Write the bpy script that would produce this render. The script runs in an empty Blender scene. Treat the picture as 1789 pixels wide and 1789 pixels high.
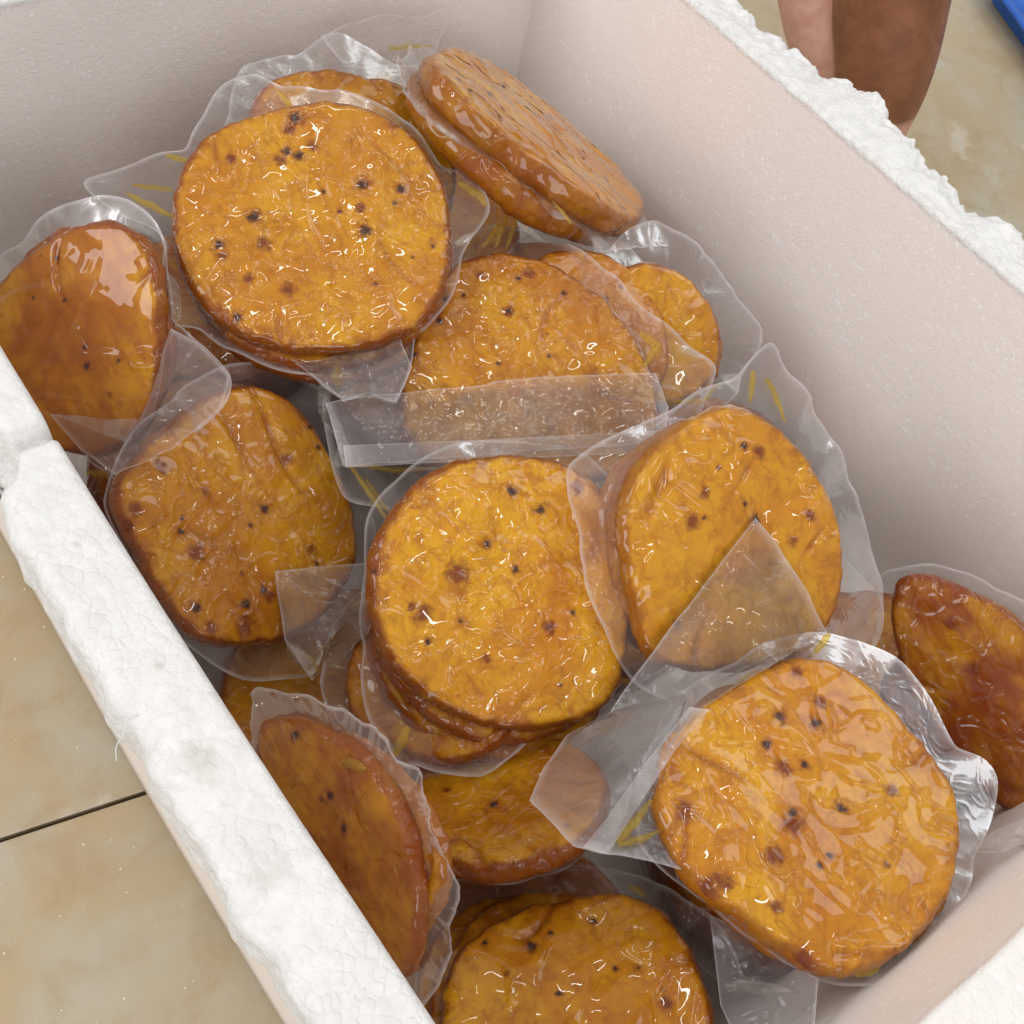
import bpy, bmesh, math, random
import numpy as np
from mathutils import Vector, Matrix, noise

random.seed(7)
scene = bpy.context.scene
C = scene.collection

# ------------------------------------------------------------------ camera
FPX, CX, H = 2100.0, 894.5, 0.40            # focal length in photo pixels, image centre, eye height over the rim
_d = np.array([-481., 1460., FPX]); _d /= np.linalg.norm(_d)
_y = np.array([-3326., -4116., FPX]); _y -= _d * (_y @ _d); _y /= np.linalg.norm(_y)
RW = np.stack([np.cross(_y, -_d), _y, -_d])  # camera axes (right, down, forward) -> world
EYE = np.array([0, 0, H])
cam = bpy.data.cameras.new('camera')
cam.sensor_width = 36; cam.lens = FPX / 1789 * 36; cam.clip_start = 0.01; cam.clip_end = 50
camo = bpy.data.objects.new('camera', cam); C.objects.link(camo)
m = Matrix.Identity(4)
for i in range(3):
    m[i][0] = RW[i][0]; m[i][1] = -RW[i][1]; m[i][2] = -RW[i][2]; m[i][3] = EYE[i]
camo.matrix_world = m
scene.camera = camo

# ------------------------------------------------------------------ light
world = bpy.data.worlds.new('World'); scene.world = world; world.use_nodes = True
bg = world.node_tree.nodes['Background']
bg.inputs[0].default_value = (1.0, 0.965, 0.93, 1); bg.inputs[1].default_value = 0.49

def area(name, loc, target, sx, sy, power, col):
    l = bpy.data.lights.new(name, 'AREA'); l.shape = 'RECTANGLE'; l.size = sx; l.size_y = sy
    l.energy = power; l.color = col
    o = bpy.data.objects.new(name, l); C.objects.link(o); o.location = loc
    o.rotation_euler = (Vector(target) - Vector(loc)).to_track_quat('-Z', 'Y').to_euler()
    return o
for lx, ly in ((0.20, 0.10), (0.45, 0.70), (0.85, 0.15), (1.05, -0.75), (1.1, 1.2), (0.95, 1.7), (1.6, -1.45), (0.30, -0.35)):
    area('glint_tube_lamp', (lx, ly, 2.0), (lx, ly, 0), 0.55, 0.036, 1.8, (1, 0.96, 0.90))  # overhead tubes, several added along the packs' mirror directions to make glints
area('window_daylight', (-1.70, 1.15, 1.40), (0.40, 0.05, -0.05), 1.6, 1.4, 35, (0.98, 0.98, 1.0))
area('back_wall_fill', (-0.8, -2.0, 1.20), (0.30, 0.40, -0.05), 1.6, 1.2, 23, (0.98, 0.98, 1.0))  # unseen fill added behind the camera to brighten the back wall
area('doorway_daylight', (1.95, 0.25, 1.5), (0.65, 0.15, 0), 1.2, 1.1, 10.5, (0.90, 0.95, 1.0))
scene.view_settings.view_transform = 'Standard'
scene.view_settings.look = 'None'
scene.view_settings.exposure = 0.0
scene.view_settings.gamma = 1.0
scene.cycles.use_denoising = True
scene.cycles.adaptive_threshold = 0.02
scene.cycles.max_bounces = 6
scene.cycles.glossy_bounces = 2
scene.cycles.diffuse_bounces = 3
scene.cycles.transparent_max_bounces = 16
scene.cycles.caustics_reflective = False
scene.cycles.caustics_refractive = False

# ------------------------------------------------------------------ helpers
def ray(px, py):
    return RW @ np.array([px - CX, py - CX, FPX])
def at(px, py, z):
    d = ray(px, py); return EYE + d * ((z - H) / d[2])
def on_plane(px, py, o, n, lift=0.0):
    """point on the plane (o,n); lift moves it towards the eye"""
    d = ray(px, py); t = ((o - EYE) @ n) / (d @ n); p = EYE + d * t
    return p - d / np.linalg.norm(d) * lift

def mesh_obj(name, verts, faces, mat, parent=None, attrs=None, smooth=True):
    me = bpy.data.meshes.new(name)
    me.from_pydata([tuple(v) for v in verts], [], faces)
    if smooth:
        me.polygons.foreach_set('use_smooth', [True] * len(me.polygons))
    for k, a in (attrs or {}).items():
        at_ = me.attributes.new(k, 'FLOAT', 'POINT'); at_.data.foreach_set('value', np.asarray(a, dtype=np.float32))
    me.materials.append(mat); me.update()
    o = bpy.data.objects.new(name, me); C.objects.link(o)
    if parent is not None:
        o.parent = parent
    return o

def grid_faces(nr, nc, wrap):
    f = []
    for i in range(nr - 1):
        for j in range(nc if wrap else nc - 1):
            k = (j + 1) % nc
            f.append((i * nc + j, i * nc + k, (i + 1) * nc + k, (i + 1) * nc + j))
    return f

def sm(a, b, x):
    t = min(1, max(0, (x - a) / (b - a))); return t * t * (3 - 2 * t)

def nz(x, y, z=0.0):
    return noise.noise((x, y, z))

# ------------------------------------------------------------------ materials
class NT:
    def __init__(s, name):
        s.m = bpy.data.materials.new(name); s.m.use_nodes = True
        s.t = s.m.node_tree; s.t.nodes.clear()
        s.out = s.n('ShaderNodeOutputMaterial')
    def n(s, typ, **kw):
        nd = s.t.nodes.new(typ)
        for k, v in kw.items():
            if k.startswith('i_'):
                nd.inputs[k[2:].replace('_', ' ')].default_value = v
            else:
                setattr(nd, k, v)
        return nd
    def l(s, a, b):
        s.t.links.new(a, b)
    def put(s, v, sock):
        if hasattr(v, 'is_output'): s.l(v, sock)
        else: sock.default_value = v
    def math(s, op, a, b=None, c=None, clamp=False):
        nd = s.n('ShaderNodeMath', operation=op, use_clamp=clamp)
        for i, v in enumerate((a, b, c)):
            if v is not None: s.put(v, nd.inputs[i])
        return nd.outputs[0]
    def mix(s, f, a, b, mode='MIX'):
        nd = s.n('ShaderNodeMix', data_type='RGBA', blend_type=mode)
        s.put(f, nd.inputs[0]); s.put(a, nd.inputs[6]); s.put(b, nd.inputs[7])
        return nd.outputs[2]
    def noise(s, vec, scale, detail=2, rough=0.5, dist=0.0):
        nd = s.n('ShaderNodeTexNoise'); s.l(vec, nd.inputs['Vector'])
        nd.inputs['Scale'].default_value = scale; nd.inputs['Detail'].default_value = detail
        nd.inputs['Roughness'].default_value = rough; nd.inputs['Distortion'].default_value = dist
        return nd.outputs['Fac']
    def voro(s, vec, scale, feature='F1', rnd=1.0):
        nd = s.n('ShaderNodeTexVoronoi', feature=feature); s.l(vec, nd.inputs['Vector'])
        nd.inputs['Scale'].default_value = scale; nd.inputs['Randomness'].default_value = rnd
        return nd
    def ramp(s, v, a, b, c=0.0, d=1.0, interp='SMOOTHSTEP'):
        nd = s.n('ShaderNodeMapRange', interpolation_type=interp)
        s.put(v, nd.inputs[0])
        for i, q in enumerate((a, b, c, d)): nd.inputs[i + 1].default_value = q
        return nd.outputs[0]
    def attr(s, name, typ='GEOMETRY'):
        nd = s.n('ShaderNodeAttribute', attribute_name=name, attribute_type=typ)
        return nd.outputs['Fac']
    def bump(s, h, strength, dist, normal=None):
        nd = s.n('ShaderNodeBump'); s.l(h, nd.inputs['Height'])
        nd.inputs['Strength'].default_value = strength; nd.inputs['Distance'].default_value = dist
        if normal is not None: s.l(normal, nd.inputs['Normal'])
        return nd.outputs[0]
    def coords(s, randomise=True):
        tc = s.n('ShaderNodeTexCoord').outputs['Object']
        if not randomise: return tc
        oi = s.n('ShaderNodeObjectInfo').outputs['Random']
        v = s.n('ShaderNodeVectorMath', operation='MULTIPLY_ADD')
        cmb = s.n('ShaderNodeCombineXYZ')
        for i in range(3): s.l(oi, cmb.inputs[i])
        s.l(cmb.outputs[0], v.inputs[0]); v.inputs[1].default_value = (7.3, 3.1, 5.7); s.l(tc, v.inputs[2])
        return v.outputs[0]

def cake_material():
    t = NT('fried_fish_cake')
    co = t.coords()
    big = t.noise(co, 20, 3, 0.55, 0.8)
    mid = t.noise(co, 70, 4, 0.6, 0.9)
    fine = t.noise(co, 380, 3, 0.65)
    fry = t.attr('fry', 'OBJECT')                       # how dark a cake was fried
    edge = t.attr('edge'); sp = t.attr('spot'); br = t.attr('burn'); cre = t.attr('crease')
    col = t.mix(t.ramp(big, 0.32, 0.68, 0, 0.85), (0.66, 0.320, 0.006, 1), (0.50, 0.160, 0.002, 1))
    col = t.mix(t.ramp(mid, 0.45, 0.72, 0, 0.68), col, (0.37, 0.105, 0.004, 1))
    col = t.mix(t.ramp(fine, 0.42, 0.74, 0, 0.38), col, (0.34, 0.115, 0.006, 1))
    rnd = t.n('ShaderNodeObjectInfo').outputs['Random']
    col = t.mix(t.math('MULTIPLY', rnd, 0.4), col, (0.50, 0.23, 0.012, 1))
    mp = t.n('ShaderNodeMapping'); t.l(co, mp.inputs[0]); mp.inputs['Scale'].default_value = (1, 0.25, 1); mp.inputs['Rotation'].default_value = (0, 0, 0.5)
    st = t.noise(mp.outputs[0], 150, 3, 0.6, 0.7)
    jit = t.math('MULTIPLY', t.math('SUBTRACT', t.noise(co, 240, 4, 0.65, 0.6), 0.5), 1.5)
    # brown veins where the skin folded in the fryer
    vn = t.math('SUBTRACT', 1.0, t.math('ABSOLUTE', t.math('MULTIPLY', t.math('SUBTRACT', t.noise(co, 55, 3, 0.6, 0.7), 0.5), 16.0)), clamp=True)
    col = t.mix(t.math('MULTIPLY', vn, t.ramp(st, 0.36, 0.62, 0.05, 0.45)), col, (0.27, 0.062, 0.003, 1))
    # browning: rims, creases, the darker fried cakes
    brown = t.ramp(t.math('ADD', edge, t.math('MULTIPLY', t.math('SUBTRACT', mid, 0.5), 1.5)), 0.25, 1.0, 0, 0.95)
    col = t.mix(t.math('MULTIPLY', brown, t.attr('rim_brown', 'OBJECT')), col, (0.17, 0.030, 0.002, 1))
    col = t.mix(t.math('MULTIPLY', cre, t.ramp(st, 0.3, 0.6, 0.35, 0.9)), col, (0.22, 0.042, 0.003, 1))
    col = t.mix(t.math('MULTIPLY', fry, t.ramp(t.math('ADD', t.math('MULTIPLY', st, 0.45), t.math('MULTIPLY', big, 0.7)), 0.42, 0.74, 0.35, 1.0)), col, (0.215, 0.038, 0.003, 1))
    col = t.mix(t.ramp(t.math('ADD', br, jit), 0.22, 1.0, 0, 0.9), col, (0.15, 0.022, 0.004, 1))
    v = t.voro(co, 75)
    rn = t.n('ShaderNodeSeparateColor'); t.l(v.outputs['Color'], rn.inputs[0])
    size = t.ramp(rn.outputs[0], 0.84, 1.0, 0.0, 0.14, 'LINEAR')
    speck = t.ramp(t.math('SUBTRACT', t.math('ADD', size, t.math('MULTIPLY', jit, 0.10)), v.outputs['Distance']), -0.04, 0.08)
    col = t.mix(t.math('MULTIPLY', speck, 0.7), col, (0.13, 0.025, 0.006, 1))
    col = t.mix(t.ramp(t.math('ADD', sp, t.math('MULTIPLY', jit, 0.8)), 0.30, 0.90, 0, 0.95), col, (0.042, 0.014, 0.007, 1))
    nb = t.bump(t.math('ADD', mid, t.math('MULTIPLY', st, 0.3)), 0.16, 0.0010)
    # the film sucked onto the cake: narrow pinched ridges in short lengths, flat in between
    wk = t.attr('wrinkle', 'OBJECT')
    vs = t.n('ShaderNodeVectorMath', operation='SCALE'); t.l(co, vs.inputs[0]); t.l(wk, vs.inputs['Scale'])
    wc = vs.outputs[0]
    def ridge(scale, dist, k):
        n = t.noise(wc, scale, 0.6, 0.4, dist)
        r = t.math('SUBTRACT', 1.0, t.math('ABSOLUTE', t.math('MULTIPLY', t.math('SUBTRACT', n, 0.5), k)), clamp=True)
        return t.ramp(r, 0.0, 1.0)
    m1 = t.ramp(t.noise(wc, 75, 1, 0.5, 0.3), 0.38, 0.56)
    m2 = t.ramp(t.noise(wc, 26, 1, 0.5, 0.3), 0.36, 0.54, 0.30, 1.0)
    soft = t.noise(wc, 60, 1, 0.5, 0.6)
    film = t.math('ADD', t.math('MULTIPLY', t.math('MULTIPLY', ridge(66, 1.3, 10.0), m1), t.math('MULTIPLY', m2, 1.25)), t.math('ADD', t.math('MULTIPLY', ridge(28, 1.4, 16.0), 0.30), t.math('MULTIPLY', soft, 0.7)))
    cb = t.bump(film, 1.0, 0.0015)
    p = t.n('ShaderNodeBsdfPrincipled')
    t.l(col, p.inputs['Base Color']); t.l(nb, p.inputs['Normal'])
    p.inputs['Roughness'].default_value = 0.55
    p.inputs['Specular IOR Level'].default_value = 0.15
    p.inputs['Coat Weight'].default_value = 1.0
    p.inputs['Coat IOR'].default_value = 1.46
    p.inputs['Coat Roughness'].default_value = 0.02
    t.l(cb, p.inputs['Coat Normal'])
    t.l(p.outputs[0], t.out.inputs[0])
    return t.m

def film_material(name, haze, seal=False, tint=(0.975, 0.972, 0.96, 1), hazecol=(0.86, 0.83, 0.86, 1), crease=0.22, rough=0.22, gloss=0.42):
    t = NT(name)
    co = t.coords()
    n1 = t.noise(co, 60, 2, 0.5, 1.3)
    r1 = t.math('SUBTRACT', 1.0, t.math('ABSOLUTE', t.math('MULTIPLY', t.math('SUBTRACT', n1, 0.5), 7.0)), clamp=True)
    n2 = t.noise(co, 22, 2, 0.5, 0.8)
    h = t.math('ADD', t.math('MULTIPLY', r1, crease), t.math('MULTIPLY', n2, 2.0))
    if seal:
        mp = t.n('ShaderNodeMapping'); t.l(co, mp.inputs[0]); mp.inputs['Rotation'].default_value = (0, 0, 0.8)
        w = t.n('ShaderNodeTexChecker'); t.l(mp.outputs[0], w.inputs[0]); w.inputs['Scale'].default_value = 900
        h = t.math('ADD', h, t.math('MULTIPLY', w.outputs['Fac'], 0.35))
    nb = t.bump(h, 0.5, 0.0010)
    fr = t.n('ShaderNodeFresnel'); fr.inputs[0].default_value = 1.5; t.l(nb, fr.inputs['Normal'])
    g = t.n('ShaderNodeBsdfGlossy'); g.inputs['Roughness'].default_value = 0.30 if seal else rough; t.l(nb, g.inputs['Normal'])
    tr = t.n('ShaderNodeBsdfTransparent'); tr.inputs[0].default_value = tint
    df = t.n('ShaderNodeBsdfDiffuse'); df.inputs[0].default_value = hazecol
    tl = t.n('ShaderNodeBsdfTranslucent'); tl.inputs[0].default_value = hazecol
    dm = t.n('ShaderNodeMixShader'); dm.inputs[0].default_value = 0.4; t.l(df.outputs[0], dm.inputs[1]); t.l(tl.outputs[0], dm.inputs[2])
    e = t.attr('edge')
    hz = t.math('ADD', t.math('MULTIPLY', t.ramp(n2, 0.3, 0.75, 0.6, 1.5), haze), t.math('MULTIPLY', e, 0.42), clamp=True)
    m1 = t.n('ShaderNodeMixShader'); t.l(hz, m1.inputs[0]); t.l(tr.outputs[0], m1.inputs[1]); t.l(dm.outputs[0], m1.inputs[2])
    m2 = t.n('ShaderNodeMixShader'); t.l(t.math('MULTIPLY', fr.outputs[0], gloss, clamp=True), m2.inputs[0])
    t.l(m1.outputs[0], m2.inputs[1]); t.l(g.outputs[0], m2.inputs[2])
    t.l(m2.outputs[0], t.out.inputs[0])
    return t.m

def foam_material():
    t = NT('expanded_foam')
    co = t.coords(False)
    v = t.voro(co, 235, 'SMOOTH_F1'); v.inputs['Smoothness'].default_value = 0.25; d = v.outputs['Distance']
    e2 = t.voro(co, 235, 'DISTANCE_TO_EDGE')
    dome = t.math('ADD', t.math('MULTIPLY', t.math('SUBTRACT', 1.0, t.math('MULTIPLY', d, d)), 0.75), t.math('MULTIPLY', t.ramp(e2.outputs['Distance'], 0.0, 0.20), t.ramp(t.noise(co, 35, 3), 0.3, 0.7, 0.10, 0.35)))
    fine = t.noise(co, 900, 3, 0.6); mid = t.noise(co, 120, 4, 0.6, 0.4)
    rim = t.attr('rim')                                  # 1 on the cut or moulded rim, 0 on the smooth faces
    hgt = t.math('ADD', t.math('MULTIPLY', dome, t.ramp(rim, 0, 1, 0.18, 0.9)), t.math('ADD', t.math('MULTIPLY', fine, 0.55), t.math('MULTIPLY', mid, 0.35)))
    nb = t.bump(hgt, 0.6, 0.0011)
    # dirt with its own shape
    dirt = t.attr('dirt')
    dn = t.math('ADD', t.math('MULTIPLY', dirt, 1.0), t.math('MULTIPLY', t.math('SUBTRACT', t.noise(co, 70, 5, 0.65), 0.5), 1.2))
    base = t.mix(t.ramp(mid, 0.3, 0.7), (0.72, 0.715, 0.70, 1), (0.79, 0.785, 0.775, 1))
    base = t.mix(t.math('MULTIPLY', t.math('SUBTRACT', 1.0, rim), 0.85), base, (0.92, 0.85, 0.80, 1))  # inner faces: warm bounce light painted in, paler than the rim to offset shade
    # stray shavings and crumbs
    s = t.voro(co, 260); sc = t.n('ShaderNodeSeparateColor'); t.l(s.outputs['Color'], sc.inputs[0])
    crumb = t.math('MULTIPLY', t.math('LESS_THAN', s.outputs['Distance'], t.ramp(sc.outputs[0], 0.60, 1.0, 0.0, 0.34, 'LINEAR')), t.ramp(rim, 0, 1, 0.75, 0.1))
    base = t.mix(crumb, base, (0.985, 0.975, 0.96, 1))
    sq = t.n('ShaderNodeMapping'); t.l(co, sq.inputs[0]); sq.inputs['Rotation'].default_value = (0.5, 0.4, 0.7); sq.inputs['Scale'].default_value = (1, 0.14, 0.6)
    fib = t.ramp(t.noise(sq.outputs[0], 520, 1, 0.4, 0.5), 0.70, 0.76, 0, 0.55)
    base = t.mix(t.math('MULTIPLY', fib, t.ramp(rim, 0, 1, 1.0, 0.1)), base, (0.985, 0.97, 0.95, 1))
    base = t.mix(t.ramp(dn, 0.45, 1.15, 0, 0.7), base, (0.50, 0.47, 0.40, 1))
    p = t.n('ShaderNodeBsdfPrincipled'); t.l(base, p.inputs['Base Color']); t.l(nb, p.inputs['Normal'])
    p.inputs['Roughness'].default_value = 0.55; p.inputs['Specular IOR Level'].default_value = 0.35
    pass
    t.l(p.outputs[0], t.out.inputs[0])
    return t.m

def tile_material():
    t = NT('beige_marbled_tile')
    co = t.n('ShaderNodeTexCoord').outputs['Object']
    a = t.noise(co, 7, 5, 0.6, 1.2); b = t.noise(co, 26, 5, 0.65, 0.7); c = t.noise(co, 900, 2, 0.5)
    col = t.mix(t.ramp(a, 0.35, 0.65), (0.47, 0.37, 0.225, 1), (0.47, 0.43, 0.33, 1))
    col = t.mix(t.ramp(b, 0.45, 0.75, 0, 0.7), col, (0.40, 0.29, 0.16, 1))
    col = t.mix(t.ramp(t.noise(co, 14, 4, 0.6, 0.4), 0.58, 0.72, 0, 0.5), col, (0.66, 0.645, 0.58, 1))
    v = t.voro(co, 200); rn = t.n('ShaderNodeSeparateColor'); t.l(v.outputs['Color'], rn.inputs[0])
    speck = t.math('LESS_THAN', v.outputs['Distance'], t.ramp(rn.outputs[0], 0.70, 1.0, 0.0, 0.14, 'LINEAR'))
    col = t.mix(t.math('MULTIPLY', speck, 0.7), col, (0.90, 0.88, 0.82, 1))
    p = t.n('ShaderNodeBsdfPrincipled'); t.l(col, p.inputs['Base Color'])
    p.inputs['Roughness'].default_value = 0.30; p.inputs['Specular IOR Level'].default_value = 0.45
    t.l(t.bump(t.math('ADD', b, t.math('MULTIPLY', c, 0.4)), 0.15, 0.001), p.inputs['Normal'])
    t.l(p.outputs[0], t.out.inputs[0])
    return t.m

def plain_material(name, col, rough, var=0.15, scale=60, bump=0.2, spec=0.4):
    t = NT(name)
    co = t.n('ShaderNodeTexCoord').outputs['Object']
    n = t.noise(co, scale, 4, 0.6, 0.3)
    dark = tuple(x * (1 - var) for x in col[:3]) + (1,); lite = tuple(min(1, x * (1 + var)) for x in col[:3]) + (1,)
    p = t.n('ShaderNodeBsdfPrincipled'); t.l(t.mix(t.ramp(n, 0.3, 0.7), dark, lite), p.inputs['Base Color'])
    p.inputs['Roughness'].default_value = rough; p.inputs['Specular IOR Level'].default_value = spec
    t.l(t.bump(t.noise(co, scale * 6, 3), bump, 0.0006), p.inputs['Normal'])
    t.l(p.outputs[0], t.out.inputs[0])
    return t.m

def skin_material():
    t = NT('skin')
    co = t.n('ShaderNodeTexCoord').outputs['Object']
    n = t.noise(co, 55, 4, 0.6, 0.4); f = t.noise(co, 500, 2, 0.5)
    brown = t.mix(t.ramp(n, 0.3, 0.7), (0.19, 0.068, 0.026, 1), (0.27, 0.105, 0.045, 1))
    pink = t.mix(t.ramp(n, 0.3, 0.7), (0.64, 0.38, 0.29, 1), (0.55, 0.28, 0.20, 1))
    s = t.ramp(t.math('ADD', t.attr('sole'), t.math('MULTIPLY', t.math('SUBTRACT', n, 0.5), 0.2)), 0.35, 0.65)
    p = t.n('ShaderNodeBsdfPrincipled'); t.l(t.mix(s, brown, pink), p.inputs['Base Color'])
    p.inputs['Roughness'].default_value = 0.5; pass
    t.l(t.bump(t.math('ADD', f, n), 0.25, 0.0008), p.inputs['Normal'])
    t.l(p.outputs[0], t.out.inputs[0])
    return t.m

CAKE = cake_material()
FILM = film_material('clear_vacuum_film', 0.10, crease=0.14, gloss=0.32)
FLAP = film_material('clear_folded_film', 0.135, False, crease=0.6, rough=0.10, gloss=0.8)
SEAL = film_material('embossed_seal_film', 0.20, True)
OIL = film_material('oily_film_fold', 0.27, False, (0.92, 0.76, 0.26, 1), (0.86, 0.62, 0.14, 1))
FOAM = foam_material()
TILE = tile_material()
SKIN = skin_material()
GROUT = plain_material('dark_grout', (0.022, 0.018, 0.016, 1), 0.9)
BLUE = plain_material('blue_plastic', (0.025, 0.13, 0.55, 1), 0.4, 0.1, 40, 0.05)

# ------------------------------------------------------------------ the floor
FZ = -0.28
fo = mesh_obj('floor', [(-3, -3, FZ - 0.006), (4, -3, FZ - 0.006), (4, 4, FZ - 0.006), (-3, 4, FZ - 0.006)], [(0, 1, 2, 3)], GROUT, None, None, False)
fo['kind'] = 'structure'
fo['label'] = 'beige marbled tile floor with a dark joint under the foam box'
ga = at(0, 1467, FZ); gb = at(265, 1380, FZ)
gd = (gb - ga) / np.linalg.norm(gb - ga); ang = math.atan2(gd[1], gd[0]); gn = np.array([-gd[1], gd[0], 0])
TS, JT = 0.80, 0.0026
def tile_mesh():
    bm = bmesh.new()
    bmesh.ops.create_cube(bm, size=1)
    for v in bm.verts:
        v.co.x *= TS - JT; v.co.y *= TS - JT; v.co.z = v.co.z * 0.012
    bmesh.ops.bevel(bm, geom=[e for e in bm.edges], offset=0.0008, segments=1, affect='EDGES')
    me = bpy.data.meshes.new('tile'); bm.to_mesh(me); bm.free(); me.materials.append(TILE); return me
tm = tile_mesh()
org = ga + gd * (-0.32)
for i in range(-1, 4):
    for j in range(-2, 3):
        c = org + gd * (i + 0.5) * TS + gn * (j + 0.5) * TS
        o = bpy.data.objects.new('tile', tm); C.objects.link(o); o.parent = fo
        o.location = (c[0], c[1], FZ - 0.006); o.rotation_euler = (0, 0, ang)

# ------------------------------------------------------------------ the foam box
XI0, XI1, YI0, YI1 = 0.091, 0.558, -0.056, 0.572
TW, BZ = 0.0325, -0.245          # rim thickness, inner bottom
box = bpy.data.objects.new('foam_box', None); C.objects.link(box)
box.location = (0.325, 0.25, FZ)
box['label'] = 'open white foam box with broken rim holding the packs of fish cakes'
box['category'] = 'foam box'
BOFF = np.array([0.325, 0.25, FZ])

def arc(cx, cz, r, a0, a1, n):
    return [(cx + r * math.cos(math.radians(a0 + (a1 - a0) * k / n)), cz + r * math.sin(math.radians(a0 + (a1 - a0) * k / n))) for k in range(n + 1)]
def seg(p, q, n, ends=True):
    return [(p[0] + (q[0] - p[0]) * k / n, p[1] + (q[1] - p[1]) * k / n) for k in range(0 if ends else 1, n + 1)]

def wall(origin, axis, outward, length, step, draft, rstep, disp, lip=0.024, r_in=0.0035, r_out=0.006, rimk=1.0):
    """profile (u outward from the inner face, z) swept along axis; disp(s,u,z,kind)->(du,dz,dirt)"""
    pr = seg((-draft, BZ), (-draft * 0.12, -0.035), 26) + seg((-draft * 0.12, -0.035), (0, -r_in), 12, False)
    pr += arc(r_in, -r_in, r_in, 180, 90, 5)[1:]
    pr += seg((r_in, 0), (TW - r_out, 0), max(4, int((TW - r_in - r_out) / rstep)), False)
    pr += arc(TW - r_out, -r_out, r_out, 90, 0, 7)[1:]
    pr += seg((TW, -r_out), (TW, -lip), 10, False) + [(TW - 0.002, -lip - 0.003), (TW - 0.014, -lip - 0.005)]
    pr += seg((TW - 0.014, -lip - 0.005), (TW - 0.030, FZ + 0.0005), 8, False) + [(TW - 0.042, FZ + 0.0005)]
    ns = int(length / step) + 1
    V, rim, dirt = [], [], []
    for i in range(ns):
        s = length * i / (ns - 1)
        for (u, z) in pr:
            du, dz, dd = disp(s, u, z)
            p = np.array(origin) + np.array(axis) * s + np.array(outward) * (u + du)
            V.append((p[0] - BOFF[0], p[1] - BOFF[1], z + dz - BOFF[2]))
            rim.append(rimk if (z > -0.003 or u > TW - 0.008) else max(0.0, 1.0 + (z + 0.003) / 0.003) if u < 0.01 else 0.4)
            dirt.append(dd)
    f = grid_faces(ns, len(pr), False)
    n = len(pr)
    f.append(tuple(range(n))[::-1]); f.append(tuple((ns - 1) * n + k for k in range(n)))
    bm = bmesh.new()
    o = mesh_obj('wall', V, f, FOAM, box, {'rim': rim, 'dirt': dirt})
    bm.from_mesh(o.data); bmesh.ops.recalc_face_normals(bm, faces=bm.faces); bm.to_mesh(o.data); bm.free()
    return o

def bead(x, y, z, cell=0.0046):
    d = noise.voronoi((x / cell, y / cell, z / cell))[0]
    return (d[0] - 0.35)
S0 = YI0 - TW          # walls start here along Y
def left_disp(s, u, z):
    y = S0 + s
    top = sm(-0.03, -0.004, z) if u > 0.001 else 0
    outer = sm(0.014, 0.030, u)
    dz = -0.0003 * bead(u, y, z) * (1 if z > -0.03 else 0)
    du = 0.0
    dirt = 0.0
    # crack across the rim
    g = y - 0.306
    w = 0.0035 + 0.012 * outer
    if z > -0.06:
        dep = 0.017 * math.exp(-(g / (w * (1.5 if g > 0 else 0.8))) ** 2) * (0.55 + 0.45 * outer + 0.15 * nz(u * 200, y * 200))
        dz -= dep * (1 if z > -0.02 else 0.3)
        if g > 0: dz -= 0.004 * math.exp(-g / 0.03) * outer
        du -= 0.010 * outer * math.exp(-(g / 0.014) ** 2)
    # crushed stretches along the outer edge
    cr = sm(0.05, 0.09, y) * (1 - sm(0.165, 0.215, y))
    lump = nz(y * 90, u * 120, 3) + 0.6 * nz(y * 210, u * 230, 7)
    if z > -0.03:
        rough = (0.10 + 1.0 * cr) * (0.25 + 0.75 * outer)
        dz += rough * 0.0015 * lump - cr * outer * 0.004 * (0.5 + nz(y * 45, 1.7))
        du += outer * (0.0016 * nz(y * 120, z * 120, 5) + (0.4 + cr) * 0.0028 * nz(y * 55, 9.1))
        dz += 0.0005 * nz(y * 30, u * 40, 11)
    du += 0.0022 * math.sin((y - 0.05) * 9)
    for (yy, uu, ry, ru, a) in ((0.150, 0.017, 0.014, 0.010, 0.95), (0.108, 0.019, 0.014, 0.013, 0.8), (0.128, 0.026, 0.03, 0.006, 0.5), (0.252, 0.015, 0.003, 0.002, 0.9), (0.192, 0.013, 0.004, 0.003, 0.9), (0.315, 0.02, 0.012, 0.02, 0.35), (0.075, 0.029, 0.03, 0.005, 0.45)):
        dirt = max(dirt, a * math.exp(-((y - yy) / ry) ** 2 - ((u - uu) / ru) ** 2))
    return du, dz, dirt
LEN_Y = YI1 - YI0 + 2 * TW
wall((XI0, S0, 0), (0, 1, 0), (-1, 0, 0), LEN_Y, 0.0011, 0.012, 0.0010, left_disp, lip=0.026)

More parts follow.
